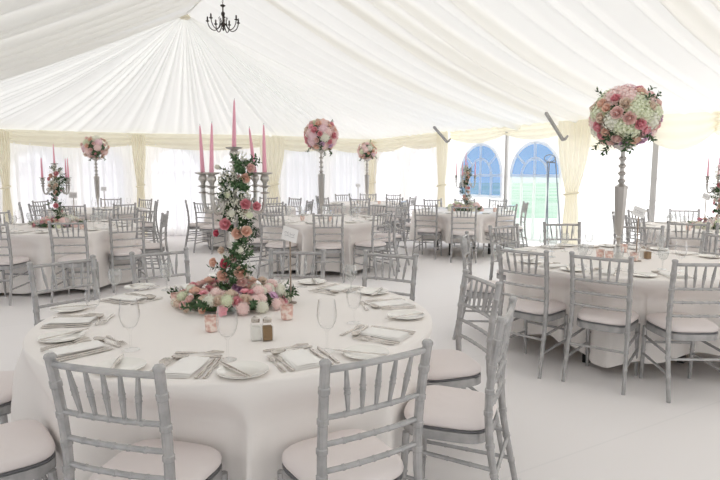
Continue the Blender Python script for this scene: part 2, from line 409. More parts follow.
def drape(pt, dirv, inw, label, w_top=.36, w_tie=.12, z_tie=1.15, w_bot=.26, zt=2.25, amp=.03, off=.26, shift=0.):
    """cream curtain tied to a post: full at the top, pinched, falling straight"""
    mb = MB(); d = Vector(dirv).normalized(); n = Vector(inw).normalized(); pt = (pt[0]+d.x*shift, pt[1]+d.y*shift)
    def wd(z):
        if z > z_tie: t = (z-z_tie)/(zt-z_tie); return w_tie+(w_top-w_tie)*math.sin(min(1, t*1.15)*PI/2)
        t = (z_tie-z)/z_tie; return w_tie+(w_bot-w_tie)*min(1, t*2.2)
    def fn(u, v):
        z = zt*(1-v)+.02*v; x = (u-.5)*2*wd(z); k = amp*math.sin(u*34)*(.5+wd(z))
        bulge = .05*math.cos((u-.5)*PI)
        p = Vector((pt[0], pt[1]))+d*x+n*(off+k+bulge); return (p.x, p.y, z)
    mb.grid(fn, 90, 30)
    root = mb.obj('tied_drape', 'cream', edge=PI)
    t = MB(); q = Vector((pt[0], pt[1]))+n*(off+.02)
    rr = [((q.x+d.x*(w_tie+.015)*math.cos(g)+n.x*.075*math.sin(g)), (q.y+d.y*(w_tie+.015)*math.cos(g)+n.y*.075*math.sin(g)), z_tie+.02*math.cos(g)) for g in [2*PI*i/20 for i in range(21)]]
    t.tube(rr, .018, 6); t.obj('tie_back', 'cream', root)
    tag(root, label, 'curtain', 'cream tied drapes on the tent posts'); return root
def bis(a, p, b):
    n = inward(a, p)+inward(p, b); n.normalize(); return n
for a, p, b, lab, kw in (
    (C0, C1, C1b, 'narrow cream drape behind the curtain wall candelabra', dict(w_top=.12, w_tie=.06, w_bot=.09)),
    (C1, C1b, C2, 'narrow cream drape on the post behind the sign-card tables', dict(w_top=.14, w_tie=.07, w_bot=.1)),
    (C1b, C2, C3, 'cream drape between the front candelabra and middle flower ball', dict(w_top=.30, w_tie=.12, w_bot=.2)),
    (C2, C3, P1, 'cream drape filling the deep corner of the curtain wall', dict(w_top=.3, w_tie=.1, w_bot=.16)),
    (C3, P1, P2, 'cream drape beside the first arched window and steel brace', dict(w_top=.2, w_tie=.11, w_bot=.16)),
    (P1, P2, P3, 'full cream tied drape between blue window and white wall', dict(w_top=.30, w_tie=.11, w_bot=.15, z_tie=1.09, shift=.11))):
    n = bis(a, p, b); drape(p, (-n.y, n.x), n, lab, zt=p[2]-.02, **kw)

# bright post seam between the window panels, and the post in the plain wall
TR = [3]
def post(a, b, u, w=.05, mt='grey_post', off=.05):
    s = at_u(a, b, u); A = Vector(a[:2]); d = (Vector(b[:2])-A).normalized(); n = inward(a, b); p = A+d*s+n*off
    mb = MB(); mb.box((p.x, p.y, 1.13), (w, w*.8, 2.22), rz=math.atan2(d.y, d.x))
    for z in (.9, 1.0, 1.35): mb.box((p.x+n.x*.01, p.y+n.y*.01, z), (w*1.25, w, .015), rz=math.atan2(d.y, d.x))
    o = mb.obj('trim_%d' % TR[0], mt, smooth=False); TR[0] += 1; struct(o)
post(P1, P2, 507, .06, off=.02); post(P2, P3, 655, .085)
for a, b in ((C0, C1), (C1, C1b), (C1b, C2), (C2, C3), (C3, P1), (P1, P2), (P2, P3), (P3, P4), (L1, C0)):   # ground rail under the walls
    d = Vector(b[:2])-Vector(a[:2]); mid = (Vector(a[:2])+Vector(b[:2]))/2+inward(a, b)*.03
    mb = MB(); mb.box((mid.x, mid.y, .03), (d.length, .04, .06), rz=math.atan2(d.y, d.x)); struct(mb.obj('trim_%d' % TR[0], 'grey_post', smooth=False)); TR[0] += 1
# steel knee braces that come out of the lining at the two posts
def brace(u0, v0, u1, v1, y, label):
    def at(u, v, yy):
        a = (u-360)/F_PX; b = (240-v)/F_PX; d = Vector((a, math.cos(PITCH)+b*math.sin(PITCH), -math.sin(PITCH)+b*math.cos(PITCH))); return Vector((0, 0, CAM_H))+d*(yy/d.y)
    A = at(u0, v0, y-.45); B = at(u1, v1, y); r = thing('steel_brace', tuple(B)); r.location = tuple(B)
    mb = MB(); dd = (A-B); L = dd.length
    q = dd.to_track_quat('Z', 'Y').to_matrix().to_4x4()
    mb.box((0, 0, L/2), (.042, .04, L), M4=q); mb.obj('brace_bar', 'brace', r, smooth=False)
    mb = MB(); mb.tube([(-.01, 0, 0), (.03, -.02, .015), (.07, -.02, .07)], [.022, .024, .016], 8); mb.obj('hooked_end', 'brace', r)
    tag(r, label, 'brace', 'steel knee braces at the eaves')
brace(434, 127, 447, 142, 12.4, 'grey steel brace poking through the lining before the first arched window')
brace(546, 113, 563, 140, 9.6, 'grey steel brace poking through the lining above the full tied drape')

# ------------------------------------------------------------------ chairs
def ringed(p0, p1, r, rings, n=8, mid=None):
    """points and radii of a bamboo-turned bar"""
    ts = {0.: r, 1.: r}
    st = [(0, r)]
    for t in rings: st += [(t-.013, r), (t-.009, r*1.17), (t+.009, r*1.17), (t+.013, r)]
    st += [(1, r)]; st.sort()
    return st
def bar(mb, pts, r, rings, n=8, taper=None):
    """bar along a polyline with raised rings; pts interpolated smoothly"""
    P_ = [Vector(p) for p in pts]
    def ev(t):
        if len(P_) == 2: return P_[0].lerp(P_[1], t)
        x = t*(len(P_)-1); i = min(int(x), len(P_)-2); f = x-i
        p0 = P_[max(i-1, 0)]; p1 = P_[i]; p2 = P_[i+1]; p3 = P_[min(i+2, len(P_)-1)]
        return .5*((2*p1)+(p2-p0)*f+(2*p0-5*p1+4*p2-p3)*f*f+(3*p1-p0-3*p2+p3)*f**3)
    st = ringed(0, 1, 1, rings)
    if len(P_) > 2: st += [(k/10+.003, 1) for k in range(1, 10) if all(abs(k/10-t) > .02 for t in rings)]; st.sort()
    mb.tube([ev(max(0, min(1, t))) for t, _ in st], [r*k*(taper(t) if taper else 1) for t, k in st], n)
def make_chair():
    root = thing('chiavari_chair')
    # seat frame: rounded trapezoid ring
    def outline(w0, w1, d0, d1, z, n=40):
        out = []
        for k in range(n):
            g = 2*PI*k/n; c, s_ = math.cos(g), math.sin(g); e = .5
            x = math.copysign(abs(c)**e, c); y = math.copysign(abs(s_)**e, s_); t = (y+1)/2
            out.append((x*(w0+(w1-w0)*t), d0+(d1-d0)*t, z))
        return out
    mb = MB(); lay = [outline(.176, .196, -.20, .175, z) for z in (.383, .425)]; n = 40
    inn = outline(.14, .16, -.16, .135, .425); low = outline(.14, .16, -.16, .135, .383)
    vs = lay[0]+lay[1]+inn+low; fs = []
    for k in range(n):
        j = (k+1) % n; fs += [(k, j, n+j, n+k), (n+k, n+j, 2*n+j, 2*n+k), (j, k, 3*n+k, 3*n+j), (2*n+k, 2*n+j, 3*n+j, 3*n+k)]
    mb.add(vs, fs); mb.obj('seat_frame', 'silver_paint', root)
    mb = MB(); vs = []
    lv = [(.98, .4255), (1.0, .427), (1.0, .4315), (.985, .435)]
    for sc_, z in lv: vs += [(x*sc_, y*sc_, z) for x, y, _ in outline(.174, .194, -.198, .173, 0)]
    fs = [(i*n+k, i*n+(k+1) % n, (i+1)*n+(k+1) % n, (i+1)*n+k) for i in range(3) for k in range(n)]+[tuple(range(n-1, -1, -1)), tuple(3*n+k for k in range(n))]
    mb.add(vs, fs); mb.obj('piping', 'piping', root)
    mb = MB(); vs = []
    prof = [(.95, .435), (.99, .442), (1.0, .452), (.985, .465), (.93, .476), (.80, .484), (.5, .490), (.2, .492)]
    for sc_, z in prof: vs += [(x*sc_, y*sc_, z+.0) for x, y, _ in outline(.176, .196, -.20, .175, 0)]
    fs = [(i*n+k, i*n+(k+1) % n, (i+1)*n+(k+1) % n, (i+1)*n+k) for i in range(len(prof)-1) for k in range(n)]+[tuple(range(n-1, -1, -1)), tuple((len(prof)-1)*n+k for k in range(n))]
    mb.add(vs, fs); mb.obj('cushion', 'pad', root, edge=PI)
    def bx(s, z):   # back post centre line
        z0 = [(0, -.285, .200), (.25, -.235, .193), (.45, -.196, .186), (.65, -.202, .186), (.80, -.220, .189), (.925, -.242, .193)]
        for (a, ya, xa), (b, yb, xb) in zip(z0, z0[1:]):
            if z <= b: t = (z-a)/(b-a); return (s*(xa+(xb-xa)*t), ya+(yb-ya)*t, z)
        return (s*z0[-1][2], z0[-1][1], z)
    for s in (-1, 1):
        mb = MB(); bar(mb, [bx(s, z) for z in (0, .18, .36, .54, .72, .905)], .0155, [.18, .31, .44, .59, .69, .80, .90], 10, lambda t: .80+.25*min(1, t*2))
        tx, ty, tz = bx(s, .905); mb.lathe([(.0165, -.002), (.019, .004), (.0185, .012), (.014, .018), (.0001, .021)], 10, c=(tx, ty, tz))
        mb.obj('back_post', 'silver_paint', root)
        mb = MB(); bar(mb, [(s*.172, .160, 0), (s*.172, .142, .39)], .0145, [.28, .55, .82], 10, lambda t: .8+.3*t); mb.obj('front_leg', 'silver_paint', root)
        for z, rr in ((.32, .009), (.19, .009)):
            mb = MB(); p = bx(s, z-.02); bar(mb, [(s*.172, .150, z), (p[0], p[1], z-.02)], rr, [.25, .5, .75], 7); mb.obj('stretcher', 'silver_paint', root)
    for z in (.89, .73, .64, .55):
        a, b = bx(-1, z), bx(1, z); mid = (0, a[1]-.012, z)
        mb = MB(); bar(mb, [a, ((a[0])/2, a[1]-.010, z), mid, (b[0]/2, b[1]-.010, z), b], .0115 if z > .8 else .0095, [.2, .35, .5, .65, .8] if z < .8 else [], 8); mb.obj('back_rail', 'silver_paint', root)
    for k in range(5):
        f = (k-2)
        mb = MB(); ya = bx(1, .885)[1]-.010; yb = bx(1, .725)[1]-.010
        bar(mb, [(f*.062, ya, .887), (f*.052, yb, .733)], .0082, [.45, .56], 8, lambda t: .75+.45*math.sin(PI*t)); mb.obj('spindle', 'silver_paint', root)
    mb = MB(); bar(mb, [(-.172, .152, .27), (.172, .152, .27)], .009, [.25, .5, .75], 7); mb.obj('stretcher', 'silver_paint', root)
    a, b = bx(-1, .27), bx(1, .27); mb = MB(); bar(mb, [a, b], .009, [.25, .5, .75], 7); mb.obj('stretcher', 'silver_paint', root)
    return root
CH = proto(make_chair())
TABLES = {}
TC = {1: (-.60, 2.86, .95), 2: (2.13, 4.72, .92), 3: (-.56, 8.7, .92), 4: (1.88, 10.5, .92), 5: (-3.9, 7.5, .92), 6: (-4.9, 10.7, .90), 7: (-2.15, 11.25, .88), 8: (.17, 12.95, .88), 9: (4.5, 7.3, .92)}
TN = {1: 'the front candelabra table', 2: 'the big flower ball table', 3: 'the middle flower ball table', 4: 'the table by the blue windows', 5: 'the curtain wall candelabra table', 6: 'the curtain wall flower ball table', 7: 'the deep table without centrepiece', 8: 'the smallest flower ball table', 9: 'the white wall candelabra table'}
def clock(t, x, y):
    cx, cy, _ = TC[t]; g = math.degrees(math.atan2(x-cx, y-cy)) % 360     # 12 = far from the camera
    h = round(g/15)/2 % 12; hh = int(h) or 12
    n = ['twelve', 'one', 'two', 'three', 'four', 'five', 'six', 'seven', 'eight', 'nine', 'ten', 'eleven', 'twelve'][hh]
    return ('half past ' if h % 1 else '') + n + ('' if h % 1 else " o'clock")
# chairs: table -> list of (x, y of the back's top, facing override)
CHAIRS = {
 1: [(-.765, 1.665, (.27, .96)), (.06, 1.76, (-.53, .85)), (.61, 2.34, (-.93, .36)), (.65, 3.05, (-.97, -.26)), (.21, 3.96, (-.49, -.87)), (-.45, 4.10, (-.1, -1)), (-1.42, 4.06, (.61, -.79)), (-1.90, 3.65, (.75, -.66)), (-2.0, 2.62, (1, .1)), (-1.53, 1.89, (.75, .62))],
 2: [(1.18, 4.17, (.72, .69)), (1.62, 3.85, (.62, .78)), (2.18, 3.60, (.02, 1)), (.93, 5.13, (.95, -.3)), (1.50, 6.0, (.5, -.85)), (2.21, 6.3, (0, -1)), (2.92, 5.96, (-.55, -.83)), (3.25, 5.15, (-.95, -.3))],
 3: [(-.42, 7.6, (-.05, 1)), (-1.2, 7.75, (.45, .9)), (-1.75, 8.4, None), (-1.40, 9.65, None), (-.50, 9.95, None), (.30, 9.7, None), (.66, 9.15, None), (.55, 8.6, None), (.32, 7.92, None)],
 4: [(1.1, 9.7, (.4, .9)), (1.67, 9.25, (.12, 1)), (2.45, 9.6, (-.4, .9)), (2.98, 10.4, (-1, .1)), (2.70, 11.3, None), (2.1, 11.6, None), (1.45, 11.55, None), (.83, 11.0, None)],
 5: [(-3.28, 6.45, (-.12, 1)), (-4.05, 6.3, (.08, 1)), (-2.85, 7.05, (-.5, .86)), (-2.65, 7.85, (-1, -.15)), (-3.12, 8.43, (-.5, -.85)), (-3.85, 8.75, None), (-4.55, 8.65, None), (-5.05, 8.0, None), (-5.0, 6.85, None)],
 6: [(-5.95, 10.1, None), (-6.05, 10.95, None), (-5.1, 11.85, None), (-4.3, 11.6, None), (-3.85, 10.95, None), (-4.05, 9.95, None), (-4.75, 9.55, None), (-5.4, 9.65, None)],
 7: [(-3.28, 10.9, None), (-2.8, 10.3, (.4, .9)), (-1.55, 10.3, None), (-.95, 11.0, None), (-1.35, 12.05, None), (-1.95, 12.35, None), (-2.9, 12.1, None)],
 8: [(-.78, 12.25, None), (0.0, 11.78, None), (.72, 11.95, None), (1.15, 12.5, None), (.8, 13.9, None), (.2, 14.1, None), (-.42, 13.95, None), (-.95, 13.1, None)],
 9: [(3.62, 6.35, (.4, .9)), (3.38, 7.1, (1, .1)), (3.42, 7.75, (.95, -.3)), (4.05, 8.4, None), (4.75, 8.45, None), (4.02, 6.12, (.3, .95)), (5.5, 7.9, None), (5.2, 6.2, None)],
}
FACING = {}
SEEN = set(); SEATS = {}
for t, lst in CHAIRS.items():
    cx, cy, R = TC[t]
    for i, (x, y, fc) in enumerate(lst):
        d = Vector(fc) if fc else Vector((cx-x, cy-y)); d.normalize()
        rz = math.atan2(-d.x, d.y); o = put(CH, (x+d.x*.238, y+d.y*.238, 0), rz); SEATS.setdefault(t, []).append((x+d.x*.238, y+d.y*.238, d.x, d.y))
        ck = clock(t, x, y)
        if (t, ck) in SEEN: print('DUP CLOCK', t, ck, i)
        SEEN.add((t, ck)); FACING[(t, i)] = (ck, x, y)
        tag(o, 'silver spindle-back chair at the %s place of %s' % (ck, TN[t]), 'chair', 'silver chairs around ' + TN[t])

# ------------------------------------------------------------------ tables and cloths
def make_table(t):
    cx, cy, R = TC[t]; root = thing('round_table', (cx, cy, 0))
    mb = MB(); mb.lathe([(R-.01, .725), (R, .73), (R, .745), (R-.01, .75)], 48); mb.obj('tabletop', 'wood', root)
    for k in range(4):
        g = PI/4+k*PI/2+(.2 if t == 4 else 0); x, y = math.cos(g)*.52, math.sin(g)*.52
        mb = MB(); mb.box((x, y, .3625), (.05, .05, .725), rz=g); mb.obj('leg', 'black', root, smooth=False)
    tag(root, 'round banquet table with dark legs hidden under the cloth of ' + TN[t].replace('the ', '', 1), 'table', 'round banquet tables')
    rnd = random.Random(t*13+5)
    hem = {1: .03, 2: .10, 3: .06, 4: .26, 5: .05, 6: .08, 7: .08, 8: .08, 9: .06}[t]
    nfold = rnd.choice((13, 15, 17)); ph = [rnd.uniform(0, 6.28) for _ in range(6)]
    n = 240 if t < 3 else 140
    rows = [0, .25, .5, .75, .95, .985, 1.0]
    mb = MB(); vs = []
    for q in rows[:-2]:
        for k in range(n):
            g = 2*PI*k/n; vs.append((R*q*math.cos(g)*1.002, R*q*math.sin(g)*1.002, .7555+.0007*math.sin(7*g+q*9)))
    prof = [(R+.002, .7545), (R+.007, .751), (R+.010, .744)]
    for r, z in prof:
        for k in range(n):
            g = 2*PI*k/n; vs.append((r*math.cos(g), r*math.sin(g), z))
    m_ = 22
    for j in range(1, m_+1):
        s = j/m_
        for k in range(n):
            g = 2*PI*k/n
            w1_ = math.sin(nfold*g+ph[0]+1.3*math.sin(2*g+ph[1])); w2_ = math.sin((nfold//2)*g+ph[2]+math.sin(3*g))
            fold = ((w1_**2 if w1_ > 0 else w1_*.35)*(.075 if t == 1 else .055))+w2_*.028
            a = s**.6*min(1, s*5)**.5
            r = R+.010+(.075 if t == 1 else .045)*s+fold*a*(1.0 if t > 1 else 1.15)
            hz = hem+(.035*math.sin(4*g+ph[3])+.025*math.sin(9*g+ph[4]))*(1.4 if t == 2 else .5)+(.02 if t == 2 else .0)
            z = .744+(max(.012, hz)-.744)*s
            x, y = r*math.cos(g)+cx, r*math.sin(g)+cy
            for (qx, qy, fx, fy) in SEATS[t]:      # the chairs push the hanging cloth inwards
                lx = (x-qx)*fy-(y-qy)*fx; ly = (x-qx)*fx+(y-qy)*fy
                lim = .19; wz = min(1, max(0, (.735-z)/.17)); wz = wz*wz*(3-2*wz); wx = min(1, max(0, (.42-abs(lx))/.24)); wx = wx*wx*(3-2*wx)
                if ly < lim and ly > -.4: k_ = min(.30, lim-ly)*wz*wx; x += fx*k_; y += fy*k_
            vs.append((x-cx, y-cy, z))
    L = len(vs)//n
    fs = [(i*n+k, i*n+(k+1) % n, (i+1)*n+(k+1) % n, (i+1)*n+k) for i in range(L-1) for k in range(n)]
    mb.add(vs, fs); o = mb.obj('tablecloth', 'cloth', edge=PI); o.location = (cx, cy, 0)
    tag(o, 'ivory round tablecloth draped over ' + TN[t], 'tablecloth', 'ivory tablecloths')
for t in TC: make_table(t)
TZ = .757

# ------------------------------------------------------------------ tableware
def flat_profile(mb, ws, thick, zc=lambda t: 0, n=None):
    """flat bar along +Y with half widths ws = [(y, halfwidth)], crowned"""
    vs = []; fs = []
    for y, hw in ws:
        z = zc(y); vs += [(-hw, y, z), (-hw*.5, y, z+thick), (hw*.5, y, z+thick), (hw, y, z), (hw*.5, y, z-thick*.3), (-hw*.5, y, z-thick*.3)]
    for i in range(len(ws)-1):
        for k in range(6): fs.append((i*6+k, i*6+(k+1) % 6, (i+1)*6+(k+1) % 6, (i+1)*6+k))
    fs += [(5, 4, 3, 2, 1, 0), tuple((len(ws)-1)*6+k for k in range(6))]
    mb.add(vs, fs)
def make_fork(L=.195):
    mb = MB(); h = L*.62
    flat_profile(mb, [(0, .006), (.01, .0095), (.05, .007), (h-.02, .003), (h, .0035), (h+.018, .011), (h+.028, .0125)], .0022, lambda y: .0035+.006*max(0, (y-h)/.03))
    for k in range(4):
        x = (k-1.5)*.0066
        mb.tube([(x, h+.024, .009), (x, h+.045, .0085), (x*.95, L, .006)], [.002, .0018, .0009], 5)
    r = mb.obj('fork', 'steel'); return r
def make_knife(L=.22):
    mb = MB(); flat_profile(mb, [(0, .006), (.01, .009), (.06, .0075), (.10, .005), (.105, .0095), (.16, .0105), (L-.02, .008), (L, .001)], .0022, lambda y: .003)
    return mb.obj('knife', 'steel')
def make_spoon(L=.19):
    mb = MB(); h = L*.68; flat_profile(mb, [(0, .006), (.01, .009), (.05, .0065), (h-.02, .003), (h, .0035)], .0022, lambda y: .0035)
    vs = []; n = 16; rings = [(.15, -.001), (.5, .001), (.8, .0045), (1.0, .009), (1.06, .0095), (.85, .0025), (.4, -.002)]
    for s, z in rings:
        for k in range(n): g = 2*PI*k/n; vs.append((.0185*s*math.cos(g), h+.030+.032*s*math.sin(g), z+.003))
    mb.add(vs, [(i*n+k, i*n+(k+1) % n, (i+1)*n+(k+1) % n, (i+1)*n+k) for i in range(len(rings)-1) for k in range(n)]+[tuple(k for k in range(n))])
    return mb.obj('spoon', 'steel')
def make_plate():
    mb = MB(); mb.lathe([(.0001, .004), (.052, .004), (.058, .006), (.089, .013), (.092, .0145), (.092, .012), (.058, .002), (.05, .0), (.0001, .0)], 36)
    return mb.obj('side_plate', 'china')
def make_napkin():
    root = thing('folded_napkin')
    for k in range(3):
        mb = MB(); zc = .003+k*.0038; w_, d_ = .112-.004*k, .205-.008*k; n = 10
        def fn(u, v):
            # closed rounded slab cross-section wound along x
            g = 2*PI*v; y = (u-.5)*d_; x = math.cos(g); z = math.sin(g)
            x = math.copysign(abs(x)**.35, x)*w_/2; e = (1-abs(2*u-1)**12)
            return (x*(.985+.015*e)+.004*(k-1)+.002*math.sin(y*30+k), y+.004*k, zc+z*.0022*e+.0012*math.sin(y*22+k*2)+.001*math.sin(x*60+k))
        mb.grid(fn, 14, 20); mb.obj('fold_layer', 'napkin', root)
    return root
def make_wine(h=.20, rb=.038, cut=False):
    root_m = MB(); n = 12 if cut else 20; sh = h*.42
    pr = [(.0001, 0), (.034, .0), (.034, .002), (.015, .005), (.005, .010), (.0042, sh*.5), (.005, sh-.01), (.012, sh)]
    bowl = [(.026, sh+.012), (rb*.88, sh+.034), (rb, sh+.056), (rb*.97, sh+.075), (rb*.88, h-.015), (rb*.82, h)]
    inner = [(r-.0012, z) for r, z in reversed(bowl)]+[(.010, sh+.004), (.0001, sh+.003)]
    root_m.lathe(pr+bowl+inner, n)
    if cut:
        for k in range(8):
            g = 2*PI*k/8; root_m.tube([(rb*1.01*math.cos(g), rb*1.01*math.sin(g), sh+.05), (rb*.97*math.cos(g+.3), rb*.97*math.sin(g+.3), h-.03)], .0016, 4)
    return root_m.obj('cut_goblet' if cut else 'wine_glass', 'cutglass' if cut else 'glass')
FORK, KNIFE, SPOON, PLATE = [proto(f()) for f in (make_fork, make_knife, make_spoon, make_plate)]
NAP = proto(make_napkin()); WINE = proto(make_wine(.212, .041)); SMALLG = proto(make_wine(.165, .036)); CUT = proto(make_wine(.165, .038, True))
NPX = [((185, 368), (120, 369)), ((305, 362), (243, 373)), ((388, 336), (366, 355)), ((395, 304), (406, 317)), ((345, 287), (373, 293)), ((270, 277), (312, 283)), ((180, 281), (222, 276)), ((114, 297), (140, 288)), ((60, 322), (70, 310)), ((75, 350), (62, 339))]
def setting(t, ck, x, y, full, npx=None):
    """what one guest finds on the cloth"""
    cx, cy, R = TC[t]; plate = None
    if npx: (x, y), plate = P(*npx[0], TZ), P(*npx[1], TZ)
    d = Vector((x-cx, y-cy)).normalized(); side = Vector((-d.y, d.x)); rz = math.atan2(-d.x, d.y)+PI
    def at(r, s): return (cx+d.x*r+side.x*s, cy+d.y*r+side.y*s, TZ)
    place = 'at the %s seat, %s' % (ck, TN[t].replace('the ', '', 1)); rnd = random.Random(hash((t, round(x*100), round(y*100))))
    j = lambda a: rnd.uniform(-a, a)
    T = TN[t].replace('the ', '', 1)
    tag(put(NAP, at(R-.145, j(.01)), rz+j(.10)), 'folded white napkin ' + place, 'napkin', 'napkins on ' + TN[t])
    pp = at(R-.14, -.215+j(.01)) if not plate else (*plate, TZ)
    tag(put(PLATE, pp, 0), 'white side plate ' + place, 'plate', 'side plates on ' + TN[t])
    if full >= 1:
        kn = put(KNIFE, (pp[0]+d.x*.09, pp[1]+d.y*.09, TZ+.012), rz+.25+j(.2)); tag(kn, 'steel butter knife on the plate ' + place, 'knife', 'butter knives on ' + TN[t])
        for s, P_, nm in ((-.080, FORK, 'fork'), (.078, KNIFE, 'knife')):
            o = put(P_, at(R-.04, s), rz+j(.05)); tag(o, 'inner steel dinner %s %s' % (nm, place), nm, 'dinner cutlery on ' + TN[t])
    if full >= 2:
        o = put(KNIFE, at(R-.045, .106), rz+j(.06)); tag(o, 'outer steel knife ' + place, 'knife', 'dinner cutlery on ' + TN[t])
        o = put(FORK, at(R-.05, -.108), rz+j(.05)); tag(o, 'outer steel fork ' + place, 'fork', 'dinner cutlery on ' + TN[t])
    if full >= 1:
        o = put(SPOON, at(R-.285, .10), rz+PI/2+.15+j(.1)); tag(o, 'steel dessert spoon above the napkin ' + place, 'spoon', 'dessert cutlery on ' + TN[t])
    if full >= 2:
        o = put(FORK, at(R-.315, -.10), rz-PI/2-.05+j(.1)); tag(o, 'steel dessert fork above the napkin ' + place, 'fork', 'dessert cutlery on ' + TN[t])
    if t != 1:
        a = at(R-.34, .16+j(.02)); tag(put(WINE, a, 0), 'clear stemmed wine glass ' + place, 'glass', 'wine glasses on ' + TN[t])
        if t in (2, 3, 5, 9):
            a = at(R-.40, .06+j(.02)); tag(put(CUT, a, 0), 'cut glass goblet ' + place, 'glass', 'cut goblets on ' + TN[t])
for (t, i), (ck, x, y) in FACING.items():
    setting(t, ck, x, y, 2 if t == 1 else (1 if t in (2, 3, 5) else 0), NPX[i] if t == 1 else None)
# glasses of the front table, each where it stands
for pr, u, v, lab in ((WINE, 131, 350, 'tall clear wine glass beside the knives near the white napkins'), (WINE, 327, 351, 'tall clear wine glass in front of the bronze card rod'),
        (WINE, 228, 360, 'clear wine glass before the pink votive, at the near edge'), (SMALLG, 94, 322, 'clear round wine glass beside the outer side plate'),
        (CUT, 116, 297, 'clear wine glass at the far outer seat beside a plate'), (CUT, 167, 290, 'cut glass goblet in front of the far chair rail'),
        (SMALLG, 354, 323, 'clear wine glass standing before the cut goblet'), (CUT, 351, 292, 'cut glass goblet by the far window-side plates'), (SMALLG, 302, 287, 'slim clear glass beside the bronze card rod'),
        (SMALLG, 252, 287, 'clear glass half hidden behind the flower ring')):
    x, y = P(u, v, TZ); tag(put(pr, (x, y, TZ), 0), lab, 'glass', 'glasses on the front table')

def make_votive():
    root = thing('votive_holder')
    mb = MB(); mb.lathe([(.0001, 0), (.024, 0), (.028, .004), (.033, .065), (.0335, .07), (.0315, .07), (.0265, .008), (.0001, .008)], 22); mb.obj('glass_cup', 'tealight', root)
    mb = MB(); mb.lathe([(.0001, .009), (.022, .009), (.022, .03), (.0001, .03)], 16); mb.obj('tealight_candle', 'card', root)
    return root
VOT = proto(make_votive())
def make_shaker(kind):
    root = thing('salt_shaker' if kind == 'salt' else 'pepper_shaker')
    mb = MB()
    for z0, z1, w0, w1 in ((0, .052, .034, .036), (.052, .064, .034, .027)):
        vs = [(sx*w/2, sy*w/2, z) for z, w in ((z0, w0), (z1, w1)) for sx, sy in ((-1, -1), (1, -1), (1, 1), (-1, 1))]
        mb.add(vs, [(0, 1, 5, 4), (1, 2, 6, 5), (2, 3, 7, 6), (3, 0, 4, 7)]+([(3, 2, 1, 0)] if z0 == 0 else [(4, 5, 6, 7)]))
    mb.obj('glass_body', 'glass', root, smooth=False)
    mb = MB(); mb.box((0, 0, .026), (.030, .030, .046)); mb.obj('filling', kind, root, smooth=False)
    mb = MB(); mb.lathe([(.0145, .064), (.0155, .068), (.015, .076), (.009, .082), (.0001, .083)], 18); mb.obj('metal_cap', 'steel', root)
    return root
SALT, PEP = proto(make_shaker('salt')), proto(make_shaker('pepper'))
for u, v, lab in ((177, 306, 'pink mercury glass votive at the curtain side of the flower ring'), (212, 331, 'pink mercury glass votive in front of the flower ring'), (287, 319, 'pink mercury glass votive at the rod side of the flower ring')):
    x, y = P(u, v, TZ); tag(put(VOT, (x, y, TZ), 0), lab, 'votive', 'votives on the front table')
x, y = P(256, 340, TZ); tag(put(SALT, (x, y, TZ), .3, scale=1.25), 'square glass salt shaker with metal cap beside the pepper, front table', 'shaker')
x, y = P(267.5, 340, TZ); tag(put(PEP, (x, y, TZ), .3, scale=1.25), 'square glass shaker of brown pepper on the front table', 'shaker')
for u, v, lab in ((600, 258, 'pink votive, outer one of the pair under the big flower ball'), (609, 260, 'pink votive touching the stand side of the pair, big flower ball table'), (634, 261, 'pink votive beside the pepper under the big flower ball'), (624, 252, 'pink votive half hidden behind the tall silver stand')):
    x, y = P(u, v, TZ); tag(put(VOT, (x, y, TZ), 0), lab, 'votive', 'votives on the big flower ball table')
x, y = P(643, 258, TZ); tag(put(SALT, (x, y, TZ), .3), 'glass salt shaker under the big flower ball', 'shaker')
x, y = P(647.5, 259, TZ); tag(put(PEP, (x, y, TZ), .3), 'glass pepper shaker under the big flower ball', 'shaker')
for t, dx, dy in ((3, -.28, -.3), (3, .12, -.34), (5, .45, -.35), (7, .1, -.3), (4, .5, -.3), (9, -.5, -.3), (8, .25, -.3)):
    tag(put(VOT, (TC[t][0]+dx, TC[t][1]+dy, TZ), 0), 'pink votive %s on %s' % ('curtain side' if dx < 0 else 'window side', TN[t]), 'votive', 'votives on the farther tables')

def make_card(h=.46, wide=False, tilt=.25, marks=True):
    root = thing('card_holder')
    mb = MB(); mb.lathe([(.0001, 0), (.04, 0), (.04, .005), (.012, .010), (.0045, .014)], 20); mb.tube([(0, 0, .01), (0, 0, h)], .0055, 8); mb.obj('rod', 'rod', root)
    c = thing('card'); c.parent = root
    mb = MB(); q = Matrix.Translation((0, -.007, h+.035)) @ Matrix.Rotation(tilt, 4, 'Y') @ Matrix.Rotation(-.12, 4, 'X')
    ww, hh = (.105, .075); mb.box((0, 0, 0), (ww, .002, hh), M4=q)
    bpy.data.objects.remove(c)
    c = mb.obj('card', 'card', root, smooth=False)
    mk = MB()
    for k in range(4):
        pts = [(-.03+.018*k+.006*math.cos(a), -.0018, .006*math.sin(a*1.0)+.004) for a in [i*.9+k for i in range(6)]]; mk.tube(pts, .0009, 4, M4=q)
    mk.tube([(-.035, -.0018, -.012), (-.01, -.0018, -.009), (.012, -.0018, -.013), (.034, -.0018, -.010)], .0008, 4, M4=q)
    mk.obj('handwriting', 'ink', c)
    return root
CARD = proto(make_card(.345, tilt=.25)); CARD2 = proto(make_card(.36, tilt=.0)); CARD3 = proto(make_card(.36, tilt=.35))
x, y = P(291, 303, TZ); o = put(CARD, (x, y, TZ), 0, scale=(.8, .8, 1)); tag(o, 'tall bronze rod holding a white table card on the front table', 'card holder')
